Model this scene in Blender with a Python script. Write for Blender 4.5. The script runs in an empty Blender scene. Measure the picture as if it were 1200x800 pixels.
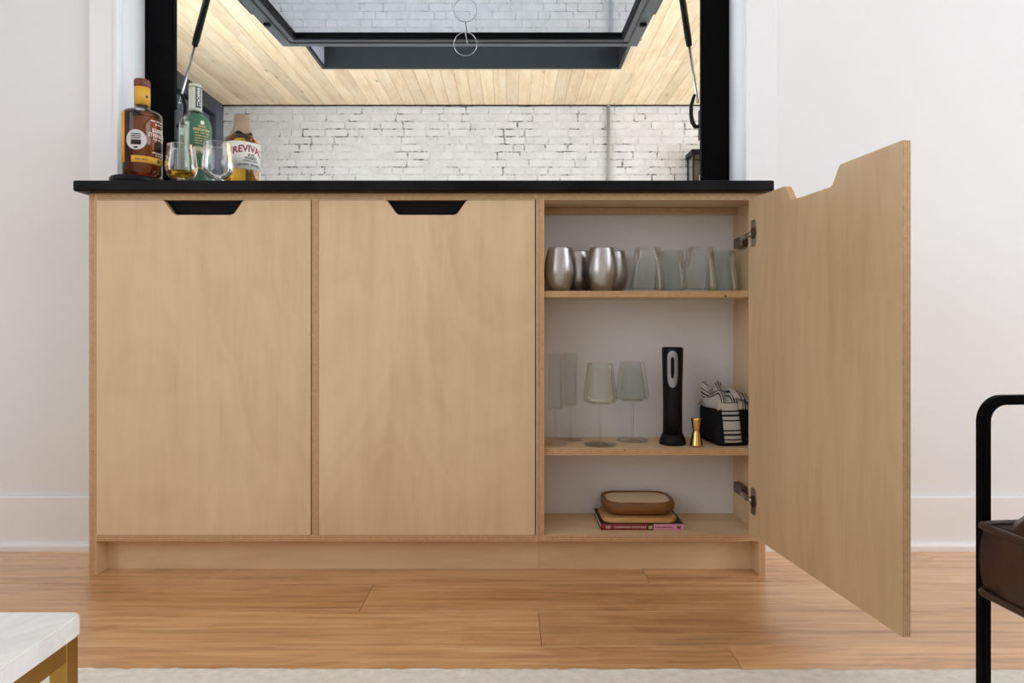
import bpy, bmesh, math, random
from mathutils import Vector, Matrix
random.seed(7)
PI = math.pi
S = bpy.context.scene
C = S.collection

# ------------------------------------------------------------------ camera
CAMZ = 0.5876
cd = bpy.data.cameras.new('camera'); cam = bpy.data.objects.new('camera', cd); C.objects.link(cam)
cam.location = (0, 0, CAMZ); cam.rotation_euler = (PI/2, 0, 0)
cd.sensor_fit = 'HORIZONTAL'; cd.sensor_width = 36.0; cd.lens = 766/1200*36.0
cd.shift_x = 0.0; cd.shift_y = -23/1200
cd.clip_start = 0.02; cd.clip_end = 200
S.camera = cam

# ------------------------------------------------------------------ world, large lights, exposure
w = bpy.data.worlds.new('world'); S.world = w; w.use_nodes = True
bg = w.node_tree.nodes['Background']
bg.inputs['Color'].default_value = (0.84, 0.92, 1.0, 1); bg.inputs['Strength'].default_value = 7.0

def area(name, loc, rot, sx, sy, power, col):
    l = bpy.data.lights.new(name, 'AREA'); l.shape = 'RECTANGLE'; l.size = sx; l.size_y = sy
    l.energy = power; l.color = col
    o = bpy.data.objects.new(name, l); o.location = loc; o.rotation_euler = rot; C.objects.link(o); return o
# right: window daylight; left: fill lamp added to brighten the open door
area('window_daylight_right', (3.02, -0.60, 1.50), (0, PI/2, 0), 1.9, 2.3, 67, (0.81, 0.895, 1.0))
area('fill_light_left', (-2.52, -1.35, 1.75), (0, -PI/2, 0), 1.5, 2.5, 32, (0.87, 0.93, 1.0))

S.view_settings.view_transform = 'Standard'; S.view_settings.look = 'None'
S.view_settings.gamma = 1.0; S.view_settings.use_curve_mapping = False
S.view_settings.exposure = 0.0
try:
    S.cycles.max_bounces = 12; S.cycles.transparent_max_bounces = 24; S.cycles.transmission_bounces = 12
    S.cycles.diffuse_bounces = 6; S.cycles.glossy_bounces = 6
    S.cycles.caustics_reflective = False; S.cycles.caustics_refractive = False
    S.cycles.sample_clamp_indirect = 6.0
except Exception:
    pass

# ------------------------------------------------------------------ materials
def srgb(r, g, b):
    f = lambda c: (c/255/12.92) if c/255 <= 0.04045 else ((c/255+0.055)/1.055)**2.4
    return (f(r), f(g), f(b), 1)
M = {}
def base(name):
    m = bpy.data.materials.new(name); m.use_nodes = True
    nt = m.node_tree; p = nt.nodes['Principled BSDF']; M[name] = m
    return m, nt, p
def setp(p, **k):
    for a, v in k.items():
        p.inputs[a.replace('_', ' ')].default_value = v
def coords(nt, scale=(1,1,1), rnd=True):
    tc = nt.nodes.new('ShaderNodeTexCoord'); mp = nt.nodes.new('ShaderNodeMapping')
    mp.inputs['Scale'].default_value = scale
    if rnd:
        oi = nt.nodes.new('ShaderNodeObjectInfo')
        vm = nt.nodes.new('ShaderNodeVectorMath'); vm.operation = 'MULTIPLY_ADD'
        vm.inputs[1].default_value = (37, 17, 23)
        nt.links.new(oi.outputs['Random'], vm.inputs[0]); nt.links.new(tc.outputs['Object'], vm.inputs[2])
        nt.links.new(vm.outputs[0], mp.inputs['Vector'])
    else:
        nt.links.new(tc.outputs['Object'], mp.inputs['Vector'])
    return mp.outputs['Vector']
def noise(nt, vec, scale, detail=4, rough=0.5, dist=0.0):
    n = nt.nodes.new('ShaderNodeTexNoise'); n.inputs['Scale'].default_value = scale
    n.inputs['Detail'].default_value = detail; n.inputs['Roughness'].default_value = rough
    n.inputs['Distortion'].default_value = dist
    if vec is not None: nt.links.new(vec, n.inputs['Vector'])
    return n.outputs['Fac']
def ramp(nt, fac, stops):
    r = nt.nodes.new('ShaderNodeValToRGB'); e = r.color_ramp.elements
    while len(e) < len(stops): e.new(0.5)
    for i, (pos, col) in enumerate(stops):
        e[i].position = pos; e[i].color = col if len(col) == 4 else (*col, 1)
    nt.links.new(fac, r.inputs['Fac']); return r.outputs['Color']
def mixc(nt, fac, a, b, mode='MIX'):
    m = nt.nodes.new('ShaderNodeMix'); m.data_type = 'RGBA'; m.blend_type = mode
    for v, i in ((fac, 0), (a, 6), (b, 7)):
        if hasattr(v, 'links') or hasattr(v, 'is_output'): nt.links.new(v, m.inputs[i])
        else: m.inputs[i].default_value = v
    return m.outputs[2]
def math_(nt, op, a, b=0.0):
    m = nt.nodes.new('ShaderNodeMath'); m.operation = op
    for i, v in enumerate((a, b)):
        if hasattr(v, 'is_output'): nt.links.new(v, m.inputs[i])
        else: m.inputs[i].default_value = v
    return m.outputs[0]
def bump(nt, p, h, strength=0.1, dist=0.002):
    b = nt.nodes.new('ShaderNodeBump'); b.inputs['Strength'].default_value = strength
    b.inputs['Distance'].default_value = dist
    nt.links.new(h, b.inputs['Height']); nt.links.new(b.outputs['Normal'], p.inputs['Normal'])
def plain(name, col, rough=0.5, metal=0.0, var=0.06, vs=14, bmp=0.03, coat=0.0, spec=0.5):
    m, nt, p = base(name); v = coords(nt)
    n = noise(nt, v, vs, 5, 0.6)
    lo = tuple(c*(1-var) for c in col[:3]) + (1,); hi = tuple(min(1, c*(1+var)) for c in col[:3]) + (1,)
    nt.links.new(ramp(nt, n, [(0.3, lo), (0.7, hi)]), p.inputs['Base Color'])
    setp(p, Roughness=rough, Metallic=metal); p.inputs['Coat Weight'].default_value = coat; p.inputs['Specular IOR Level'].default_value = spec
    if bmp: bump(nt, p, noise(nt, v, vs*12, 3), bmp, 0.001)
    return m
def wood(name, dark, mid, light, axis=0, rough=0.42, fine=34, stretch=14, figure=2.6, fig_mix=0.5, var=0.18, knots=0.0, spec=0.4, knotscale=3.0, flat=None, contrast=0.20):
    m, nt, p = base(name)
    sc = [1.0, 1.0, 1.0]; sc[axis] = 1.0/stretch
    v = coords(nt, tuple(sc))
    sc2 = [1.0, 1.0, 1.0]; sc2[axis] = 1.0/2.6
    v2 = coords(nt, tuple(sc2))
    f1 = noise(nt, v, fine, 6, 0.62, 0.4)
    f2 = noise(nt, v2, figure, 3, 0.5, 1.6)
    # contour lines of the figure noise read as cathedral grain
    s = math_(nt, 'SINE', math_(nt, 'MULTIPLY', f2, 60.0))
    s = math_(nt, 'MULTIPLY_ADD', s, 0.10); nt.nodes[-1].inputs[2].default_value = 0.5
    a = math_(nt, 'ADD', math_(nt, 'MULTIPLY', f1, 1-fig_mix), math_(nt, 'MULTIPLY', math_(nt, 'ADD', math_(nt, 'MULTIPLY', f2, 0.6), math_(nt, 'MULTIPLY', s, 0.4)), fig_mix))
    col = ramp(nt, a, [(0.5-contrast, dark), (0.5, mid), (0.5+contrast, light)])
    if knots:
        vo = nt.nodes.new('ShaderNodeTexVoronoi'); vo.inputs['Scale'].default_value = knotscale
        sk = [1.0, 1.0, 1.0]; sk[axis] = 0.45
        if flat is not None: sk[flat] = 0.0
        vk = coords(nt, tuple(sk)); nt.links.new(vk, vo.inputs['Vector'])
        k = ramp(nt, vo.outputs['Distance'], [(0.0, (1,1,1,1)), (knots, (0.5,0.5,0.5,1)), (knots*2.0, (0,0,0,1))])
        dk = tuple(c*0.30 for c in dark[:3]) + (1,)
        col = mixc(nt, k, col, dk)
    oi = nt.nodes.new('ShaderNodeObjectInfo')
    hs = nt.nodes.new('ShaderNodeHueSaturation')
    val = math_(nt, 'MULTIPLY_ADD', oi.outputs['Random'], var); nt.nodes[-1].inputs[2].default_value = 1-var/2
    nt.links.new(val, hs.inputs['Value']); nt.links.new(col, hs.inputs['Color'])
    nt.links.new(hs.outputs['Color'], p.inputs['Base Color'])
    setp(p, Roughness=rough); p.inputs['Specular IOR Level'].default_value = spec
    bump(nt, p, f1, 0.06, 0.001)
    return m
def ply_edge(name, axis, freq=300.0):
    m, nt, p = base(name)
    v = coords(nt, (1,1,1), rnd=False)
    sx = nt.nodes.new('ShaderNodeSeparateXYZ'); nt.links.new(v, sx.inputs[0])
    s = math_(nt, 'SINE', math_(nt, 'MULTIPLY', sx.outputs[axis], freq*2*PI))
    n = noise(nt, v, 120, 3)
    a = math_(nt, 'MULTIPLY_ADD', s, 0.22); nt.nodes[-1].inputs[2].default_value = 0.5
    a = math_(nt, 'ADD', math_(nt, 'MULTIPLY', a, 0.75), math_(nt, 'MULTIPLY', n, 0.25))
    col = ramp(nt, a, [(0.3, srgb(150,110,72)), (0.5, srgb(192,150,106)), (0.68, srgb(218,182,138))])
    vd = noise(nt, v, 95, 2)
    col = mixc(nt, ramp(nt, vd, [(0.74, (0,0,0,1)), (0.79, (1,1,1,1))]), col, srgb(70,42,22))
    nt.links.new(col, p.inputs['Base Color']); setp(p, Roughness=0.6)
    return m
def thin_glass(name, tint, edge, refl=1.0, ior=1.45):
    m = bpy.data.materials.new(name); m.use_nodes = True; M[name] = m
    nt = m.node_tree; nt.nodes.clear()
    out = nt.nodes.new('ShaderNodeOutputMaterial')
    tr = nt.nodes.new('ShaderNodeBsdfTransparent'); gl = nt.nodes.new('ShaderNodeBsdfGlossy')
    gl.inputs['Roughness'].default_value = 0.01; gl.inputs['Color'].default_value = (1,1,1,1)
    fr = nt.nodes.new('ShaderNodeFresnel'); fr.inputs['IOR'].default_value = ior
    lw = nt.nodes.new('ShaderNodeLayerWeight'); lw.inputs['Blend'].default_value = 0.35
    col = ramp(nt, lw.outputs['Facing'], [(0.0, tint), (0.55, tint), (1.0, edge)])
    nt.links.new(col, tr.inputs['Color'])
    mx = nt.nodes.new('ShaderNodeMixShader')
    nt.links.new(math_(nt, 'MULTIPLY', fr.outputs[0], refl), mx.inputs[0])
    nt.links.new(tr.outputs[0], mx.inputs[1]); nt.links.new(gl.outputs[0], mx.inputs[2])
    nt.links.new(mx.outputs[0], out.inputs['Surface'])
    return m

WALLC = (0.84, 0.835, 0.83, 1)
plain('wall_paint', WALLC, 0.75, 0, 0.012, 2, 0.02)
plain('trim_paint', (0.87, 0.87, 0.87, 1), 0.38, 0, 0.01, 3, 0.0)
plain('white_board', (0.71, 0.70, 0.70, 1), 0.6, 0, 0.015, 3, 0.0)
BD, BM_, BL = srgb(203,170,130), srgb(219,189,149), srgb(228,201,165)
wood('birch_ply', BD, BM_, BL, axis=2, rough=0.42, fine=30, stretch=10, figure=2.1, fig_mix=0.62, var=0.04, knots=0.010, spec=0.35, knotscale=4.0, flat=1, contrast=0.18)
wood('birch_ply_flat', BD, BM_, BL, axis=0, rough=0.45, fine=30, stretch=10, figure=2.1, fig_mix=0.5, var=0.04, spec=0.35)
ply_edge('ply_edge_x', 0); ply_edge('ply_edge_y', 1); ply_edge('ply_edge_z', 2)
wood('oak_floor', srgb(172,118,70), srgb(216,163,108), srgb(236,192,138), axis=0, rough=0.38, fine=75, stretch=22, figure=4.5, fig_mix=0.45, var=0.24, spec=1.0, contrast=0.14)
wood('pine_ceiling', srgb(222,190,148), srgb(239,214,177), srgb(247,229,199), axis=1, rough=0.55, fine=26, stretch=12, figure=2.4, fig_mix=0.5, var=0.20, knots=0.055, spec=0.3, knotscale=7.0, flat=2, contrast=0.14)
wood('dark_bowl_wood', srgb(92,56,28), srgb(122,80,42), srgb(150,102,58), axis=0, rough=0.5, fine=60, stretch=6, var=0.02)
wood('light_board_wood', srgb(176,126,72), srgb(206,158,100), srgb(222,180,124), axis=0, rough=0.5, fine=60, stretch=8, var=0.02)
plain('black_stone', (0.008, 0.008, 0.0092, 1), 0.42, 0, 0.6, 9, 0.03, spec=0.08)
plain('black_frame', (0.004, 0.004, 0.0045, 1), 0.55, 0, 0.1, 9, 0.0, spec=0.03)
plain('charcoal_metal', (0.030, 0.034, 0.038, 1), 0.38, 0.3, 0.08, 9, 0.0)
plain('sash_metal', (0.085, 0.092, 0.098, 1), 0.4, 0.35, 0.08, 9, 0.0)
plain('black_rubber', (0.005, 0.005, 0.005, 1), 0.55, 0, 0.1, 9, 0.0, spec=0.1)
plain('black_plastic', (0.006, 0.006, 0.0065, 1), 0.4, 0, 0.1, 20, 0.0, spec=0.16)
plain('black_fabric', (0.010, 0.010, 0.011, 1), 0.9, 0, 0.3, 90, 0.2, spec=0.1)
plain('navy_paint', (0.035, 0.042, 0.060, 1), 0.45, 0, 0.08, 5, 0.0)
plain('slate_paint', (0.075, 0.090, 0.125, 1), 0.5, 0, 0.06, 5, 0.0)
plain('grey_lining', (0.42, 0.42, 0.47, 1), 0.5, 0, 0.05, 5, 0.0)
plain('steel_rod', (0.55, 0.55, 0.56, 1), 0.25, 1.0, 0.05, 20, 0.0)
plain('nickel', (0.50, 0.46, 0.42, 1), 0.22, 1.0, 0.08, 20, 0.0)
plain('dark_nickel', (0.16, 0.13, 0.105, 1), 0.32, 1.0, 0.15, 20, 0.0)
plain('conduit_metal', (0.52, 0.545, 0.57, 1), 0.4, 0.5, 0.08, 10, 0.0)
plain('brass', srgb(176,140,72), 0.3, 1.0, 0.06, 16, 0.0)
plain('gold', srgb(206,166,100), 0.16, 1.0, 0.04, 16, 0.0)
plain('silver_plastic', (0.30, 0.30, 0.31, 1), 0.3, 0.8, 0.04, 16, 0.0)
plain('concrete', (0.55, 0.54, 0.52, 1), 0.8, 0, 0.1, 3, 0.1)
plain('roof_dark', (0.05, 0.045, 0.04, 1), 0.9, 0, 0.1, 3, 0.0)
plain('cream_wax', srgb(232,212,176), 0.5, 0, 0.03, 10, 0.0)
plain('brown_leather', srgb(58,36,24), 0.42, 0, 0.18, 16, 0.12)
plain('rug_wool', srgb(240,234,222), 0.95, 0, 0.10, 60, 0.5)
plain('cap_brown', srgb(112,52,34), 0.45, 0, 0.12, 60, 0.05)
plain('label_yellow', srgb(226,170,56), 0.55, 0, 0.03, 20, 0.0)
plain('label_white', srgb(232,228,220), 0.55, 0, 0.02, 20, 0.0)
plain('label_grey', srgb(206,202,200), 0.55, 0, 0.02, 20, 0.0)
plain('label_green', srgb(62,114,86), 0.5, 0, 0.10, 40, 0.0)
plain('label_band', srgb(196,186,160), 0.5, 0, 0.12, 70, 0.0)
plain('ink_black', srgb(22,18,18), 0.6, 0, 0.05, 20, 0.0)
plain('ink_white', srgb(240,232,224), 0.6, 0, 0.02, 20, 0.0)
plain('ink_red', srgb(140,34,48), 0.6, 0, 0.05, 20, 0.0)
plain('ink_gold', srgb(206,186,120), 0.4, 0, 0.05, 20, 0.0)
plain('ink_slate', srgb(96,104,112), 0.6, 0, 0.05, 20, 0.0)
plain('ink_maroon', srgb(96,30,40), 0.6, 0, 0.05, 20, 0.0)
plain('kraft_wrap', srgb(158,136,112), 0.6, 0, 0.10, 50, 0.1)
plain('neck_paper', srgb(206,210,190), 0.5, 0, 0.05, 30, 0.0)
plain('book_dark', srgb(40,20,20), 0.5, 0, 0.08, 20, 0.0)
plain('book_red', srgb(128,38,30), 0.5, 0, 0.08, 20, 0.0)
plain('book_pink', srgb(206,140,164), 0.5, 0, 0.04, 20, 0.0)
plain('book_paper', srgb(226,216,196), 0.8, 0, 0.06, 90, 0.0)
thin_glass('clear_glass', (0.97,0.98,0.98,1), (0.62,0.65,0.64,1), 0.75)
thin_glass('tint_glass', (0.955,0.97,0.955,1), (0.42,0.47,0.44,1), 0.34)
thin_glass('flute_glass', (0.965,0.97,0.97,1), (0.70,0.70,0.70,1), 0.22)
thin_glass('bottle_glass', (0.95,0.97,0.96,1), (0.55,0.60,0.57,1), 0.9)
thin_glass('pane_glass', (0.95,0.97,0.97,1), (0.7,0.75,0.75,1), 1.0)
# steel with a vertical brushed sheen
m, nt, p = base('brushed_steel'); v = coords(nt, (1,1,0.05))
n = noise(nt, v, 160, 3)
nt.links.new(ramp(nt, n, [(0.3, (0.36,0.345,0.33,1)), (0.7, (0.50,0.485,0.465,1))]), p.inputs['Base Color'])
setp(p, Metallic=1.0, Roughness=0.33); bump(nt, p, n, 0.03, 0.0005)
# whisky
def liquid(name, col):
    m, nt, p = base(name); setp(p, Base_Color=col, Roughness=0.02, IOR=1.1); p.inputs['Transmission Weight'].default_value = 1.0
    return m
liquid('whisky_dark', (0.50, 0.13, 0.03, 1)); liquid('whisky_amber', (1.0, 0.56, 0.06, 1)); liquid('whisky_pale', (0.80, 0.92, 0.80, 1))
# coated pane of the flip-up sash
m = bpy.data.materials.new('coated_glass'); m.use_nodes = True; M['coated_glass'] = m
nt = m.node_tree; nt.nodes.clear(); out = nt.nodes.new('ShaderNodeOutputMaterial')
tr = nt.nodes.new('ShaderNodeBsdfTransparent'); tr.inputs['Color'].default_value = (0.72,0.80,0.82,1)
gl = nt.nodes.new('ShaderNodeBsdfGlossy'); gl.inputs['Roughness'].default_value = 0.0; gl.inputs['Color'].default_value = (0.78,0.805,0.85,1)
mx = nt.nodes.new('ShaderNodeMixShader'); mx.inputs[0].default_value = 0.74
nt.links.new(tr.outputs[0], mx.inputs[1]); nt.links.new(gl.outputs[0], mx.inputs[2]); nt.links.new(mx.outputs[0], out.inputs['Surface'])
# white painted brick and its cracked joints
m, nt, p = base('painted_brick'); v = coords(nt)
n1 = noise(nt, v, 9, 5, 0.6); n2 = noise(nt, v, 60, 4, 0.7)
col = ramp(nt, n1, [(0.3, (0.61,0.60,0.585,1)), (0.6, (0.72,0.715,0.705,1))])
sp = ramp(nt, n2, [(0.70, (0,0,0,1)), (0.80, (1,1,1,1))])
col = mixc(nt, math_(nt, 'MULTIPLY', sp, 0.45), col, (0.36,0.33,0.30,1))
nt.links.new(col, p.inputs['Base Color']); setp(p, Roughness=0.62); bump(nt, p, n2, 0.5, 0.008)
m, nt, p = base('painted_joint'); v = coords(nt)
n1 = noise(nt, v, 7, 4, 0.6); n2 = noise(nt, v, 45, 4, 0.7)
a = math_(nt, 'ADD', math_(nt, 'MULTIPLY', n1, 0.55), math_(nt, 'MULTIPLY', n2, 0.45))
nt.links.new(ramp(nt, a, [(0.40, (0.70,0.69,0.66,1)), (0.53, (0.58,0.565,0.55,1)), (0.605, (0.14,0.13,0.12,1))]), p.inputs['Base Color'])
setp(p, Roughness=0.8); bump(nt, p, n2, 0.4, 0.004)
# black and white woven towel: bands along V of the UV map
m, nt, p = base('towel_weave')
uv = nt.nodes.new('ShaderNodeUVMap'); sx = nt.nodes.new('ShaderNodeSeparateXYZ'); nt.links.new(uv.outputs[0], sx.inputs[0])
t1 = math_(nt, 'FRACT', math_(nt, 'MULTIPLY', sx.outputs[1], 2.2))
r1 = ramp(nt, t1, [(0.0,(0.50,0.47,0.41,1)), (0.42,(0.50,0.47,0.41,1)), (0.44,(0.012,0.012,0.012,1)), (0.50,(0.012,0.012,0.012,1)), (0.52,(0.5,0.47,0.41,1)),
                   (0.62,(0.5,0.47,0.41,1)), (0.64,(0.012,0.012,0.012,1)), (0.74,(0.03,0.03,0.03,1)), (0.76,(0.5,0.47,0.41,1)), (0.90,(0.5,0.47,0.41,1)), (0.92,(0.02,0.02,0.02,1)), (0.97,(0.02,0.02,0.02,1))])
r1.node.color_ramp.interpolation = 'CONSTANT'
wv = noise(nt, coords(nt, (1,1,1), False), 500, 2)
nt.links.new(mixc(nt, 0.35, r1, ramp(nt, wv, [(0.35,(0.3,0.28,0.25,1)), (0.6,(1,1,1,1))]), 'MULTIPLY'), p.inputs['Base Color'])
setp(p, Roughness=0.95); bump(nt, p, wv, 0.4, 0.001)
# white marble with faint grey veins
m, nt, p = base('white_marble'); v = coords(nt)
n = noise(nt, v, 5, 8, 0.65, 2.5)
nt.links.new(ramp(nt, n, [(0.38, (0.92,0.90,0.87,1)), (0.49, (0.82,0.80,0.77,1)), (0.56, (0.91,0.89,0.86,1)), (0.8, (0.94,0.92,0.89,1))]), p.inputs['Base Color'])
setp(p, Roughness=0.3)

# ------------------------------------------------------------------ mesh helpers
def nb(): return bmesh.new()
def box(bm, x0, x1, y0, y1, z0, z1, bev=0.0, mat=0, fmat=None, seg=1):
    """fmat: {'-x':i,'+x':i,'-y':i,'+y':i,'-z':i,'+z':i} material index per side"""
    t = bmesh.new(); bmesh.ops.create_cube(t, size=1.0)
    for v in t.verts:
        v.co = Vector((x0+(v.co.x+.5)*(x1-x0), y0+(v.co.y+.5)*(y1-y0), z0+(v.co.z+.5)*(z1-z0)))
    t.normal_update()
    for f in t.faces:
        f.material_index = mat
        if fmat:
            ax = max(range(3), key=lambda i: abs(f.normal[i])); k = ('-' if f.normal[ax] < 0 else '+') + 'xyz'[ax]
            f.material_index = fmat.get(k, mat)
    if bev:
        bmesh.ops.bevel(t, geom=list(t.edges), offset=bev, segments=seg, affect='EDGES', profile=0.5, clamp_overlap=True)
    me = bpy.data.meshes.new('t'); t.to_mesh(me); t.free(); bm.from_mesh(me); bpy.data.meshes.remove(me)
    return bm
def lathe(bm, prof, n=32, c=(0,0), mat=0, flip=False):
    rings = []
    for r, z in prof:
        if r < 1e-6: rings.append([bm.verts.new((c[0], c[1], z))])
        else: rings.append([bm.verts.new((c[0]+r*math.cos(2*PI*i/n), c[1]+r*math.sin(2*PI*i/n), z)) for i in range(n)])
    for a, b in zip(rings, rings[1:]):
        for i in range(n):
            j = (i+1) % n
            if len(a) == 1 and len(b) == 1: continue
            if len(a) == 1: f = bm.faces.new((a[0], b[j], b[i]))
            elif len(b) == 1: f = bm.faces.new((a[i], a[j], b[0]))
            else: f = bm.faces.new((a[i], a[j], b[j], b[i]))
            f.material_index = mat; f.smooth = True
    return bm
def prism(bm, pts, y0, y1, mat=0, cap=None, axis='y'):
    """polygon pts (x,z) extruded along y (or (x,y) along z when axis='z')"""
    mk = (lambda p, d: (p[0], d, p[1])) if axis == 'y' else (lambda p, d: (p[0], p[1], d))
    a = [bm.verts.new(mk(p, y0)) for p in pts]; b = [bm.verts.new(mk(p, y1)) for p in pts]
    n = len(pts); out = []
    for vs, idx in ((a, cap), (list(reversed(b)), cap)):
        f = bm.faces.new(vs); f.material_index = mat if idx is None else idx; out.append(f)
    for i in range(n):
        f = bm.faces.new((a[i], b[i], b[(i+1) % n], a[(i+1) % n])); f.material_index = mat; out.append(f)
    bmesh.ops.recalc_face_normals(bm, faces=out)
    return bm
def tube(bm, pts, r, n=10, closed=False, mat=0, radii=None, flat=1.0):
    pts = [Vector(p) for p in pts]; m = len(pts); rings = []
    up = Vector((0, 0, 1))
    t0 = (pts[1]-pts[0]).normalized()
    nrm = t0.orthogonal().normalized()
    for i, p in enumerate(pts):
        if closed: t = (pts[(i+1) % m]-pts[i-1]).normalized()
        else: t = (pts[min(i+1, m-1)]-pts[max(i-1, 0)]).normalized()
        nrm = (nrm - t*nrm.dot(t)).normalized(); bi = t.cross(nrm)
        rr = radii[i] if radii else r
        rings.append([bm.verts.new(p + nrm*rr*math.cos(2*PI*k/n) + bi*rr*flat*math.sin(2*PI*k/n)) for k in range(n)])
    for i in range(m if closed else m-1):
        a, b = rings[i], rings[(i+1) % m]
        for k in range(n):
            f = bm.faces.new((a[k], a[(k+1) % n], b[(k+1) % n], b[k])); f.smooth = True; f.material_index = mat
    if not closed:
        bm.faces.new(list(reversed(rings[0]))).material_index = mat; bm.faces.new(rings[-1]).material_index = mat
    return bm
def obj(name, bm, mats, parent=None, loc=None, rot=None, smooth=False, norm=False):
    if norm: bmesh.ops.recalc_face_normals(bm, faces=bm.faces)
    me = bpy.data.meshes.new(name); bm.to_mesh(me); bm.free()
    for k in ([mats] if isinstance(mats, str) else mats): me.materials.append(M[k])
    if smooth:
        for f in me.polygons: f.use_smooth = True
    o = bpy.data.objects.new(name, me); C.objects.link(o)
    if parent: o.parent = parent
    if loc: o.location = loc
    if rot: o.rotation_euler = rot
    return o
def tag(o, label, cat, group=None):
    o['label'] = label; o['category'] = cat
    if group: o['group'] = group
    return o
def thing(name, label, cat, loc=(0,0,0), rz=0, group=None):
    o = bpy.data.objects.new(name, None); C.objects.link(o); o.empty_display_size = 0.05
    o.location = loc; o.rotation_euler = (0, 0, rz); return tag(o, label, cat, group)
def struct(o, label=None):
    o['kind'] = 'structure'
    if label: o['label'] = label
    return o
def sempty(name, label, loc=(0,0,0)):
    o = bpy.data.objects.new(name, None); C.objects.link(o); o.location = loc; return struct(o, label)
def dup(root, loc, label=None, rz=None):
    r = root.copy(); C.objects.link(r); r.location = loc
    if rz is not None: r.rotation_euler[2] = rz
    if label: r['label'] = label
    for ch in list(root.children):
        c = ch.copy(); C.objects.link(c); c.parent = r
        for g in ch.children:
            d = g.copy(); C.objects.link(d); d.parent = c
    return r
def text_bm(body, size, mapper, spacing=1.0, bold=0.0, xs=1.0):
    cu = bpy.data.curves.new('t', 'FONT'); cu.body = body; cu.size = size; cu.align_x = 'CENTER'; cu.align_y = 'CENTER'
    cu.space_character = spacing; cu.resolution_u = 2; cu.offset = bold
    o = bpy.data.objects.new('t', cu); C.objects.link(o)
    dg = bpy.context.evaluated_depsgraph_get(); dg.update()
    me = bpy.data.meshes.new_from_object(o.evaluated_get(dg))
    bm = nb(); bm.from_mesh(me)
    for v in bm.verts: v.co = Vector(mapper(v.co.x*xs, v.co.y))
    bpy.data.objects.remove(o); bpy.data.curves.remove(cu); bpy.data.meshes.remove(me)
    bm.normal_update(); return bm
def marks(total, h, mapper, words=3):
    """a line of print too small to read: letter-sized strokes grouped into words"""
    bm = nb(); n = max(6, int(total/(h*.75))); st = total/n; brk = {int(n*(k+1)/words) for k in range(words-1)}
    for i in range(n):
        if i in brk: continue
        x0 = -total/2+st*i; hh = h*random.choice((.5, .42, .5, .36))
        bm.faces.new([bm.verts.new(mapper(x, z)) for x, z in ((x0, -hh), (x0+st*.72, -hh), (x0+st*.72, hh), (x0, hh))])
    bm.normal_update(); return bm
def rounded_rect(x0, x1, y0, y1, r, n=5):
    pts = []
    for cx, cy, a0 in ((x1-r, y1-r, 0), (x0+r, y1-r, PI/2), (x0+r, y0+r, PI), (x1-r, y0+r, 1.5*PI)):
        for k in range(n+1):
            a = a0 + k*PI/2/n; pts.append((cx+r*math.cos(a), cy+r*math.sin(a)))
    return pts

# ------------------------------------------------------------------ the room
RX0, RX1, RY0, WALLY, OUTY = -2.6, 3.1, -3.2, 1.70, 1.87
CEIL = 2.70
HX0, HX1, HZ0, HZ1 = -1.012, 0.599, 0.885, 1.78        # pass-through opening
b = nb()
box(b, RX0-.15, HX0, WALLY, OUTY, -.15, 2.95); box(b, HX1, RX1+1.6, WALLY, OUTY, -.15, 2.95)
box(b, HX0, HX1, WALLY, OUTY, -.15, HZ0); box(b, HX0, HX1, WALLY, OUTY, HZ1, 2.95)
struct(obj('wall_back', b, 'wall_paint'))
b = nb()   # left wall round the added wide window
box(b, RX0-.15, RX0, RY0, -2.7, -.05, CEIL); box(b, RX0-.15, RX0, 0, WALLY, -.05, CEIL)
box(b, RX0-.15, RX0, -2.7, 0, -.05, .95); box(b, RX0-.15, RX0, -2.7, 0, 2.55, CEIL)
struct(obj('wall_left', b, 'wall_paint'))
b = nb()   # right wall round a tall window
box(b, RX1, RX1+.15, RY0, -1.80, -.05, CEIL); box(b, RX1, RX1+.15, .60, WALLY, -.05, CEIL)
box(b, RX1, RX1+.15, -1.80, .60, -.05, .50); box(b, RX1, RX1+.15, -1.80, .60, 2.50, CEIL)
struct(obj('wall_right', b, 'wall_paint'))
struct(obj('wall_front', box(nb(), RX0, RX1, RY0-.15, RY0, -.05, CEIL), 'wall_paint'))
struct(obj('ceiling', box(nb(), RX0-.15, RX1+.15, RY0-.15, WALLY, CEIL, CEIL+.1), 'wall_paint'))
def plain_window(name, xc, lo, hi, z0, z1):
    r = sempty(name, 'unseen white framed window closed by added light-blocking panels')
    def bar(a0, a1, z0, z1, nm='window_frame'): return obj(nm, box(nb(), xc-.03, xc+.03, a0, a1, z0, z1, .004), 'trim_paint', r)
    bar(lo, lo+.07, z0, z1); bar(hi-.07, hi, z0, z1); bar(lo+.07, hi-.07, z0, z0+.07); bar(lo+.07, hi-.07, z1-.07, z1)
    bar((lo+hi)/2-.03, (lo+hi)/2+.03, z0+.07, z1-.07, 'mullion')
    for a0, a1 in ((lo+.07, (lo+hi)/2-.03), ((lo+hi)/2+.03, hi-.07)):
        obj('light_block_panel', box(nb(), xc-.005, xc+.005, a0, a1, z0+.07, z1-.07), 'white_board', r)  # opaque panels added to keep sky light out of the room
plain_window('window_3', RX1+.08, -1.80, .60, .50, 2.50); plain_window('window_4', RX0-.08, -2.7, 0, .95, 2.55)  # left window added out of view to house the fill lamp

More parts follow.
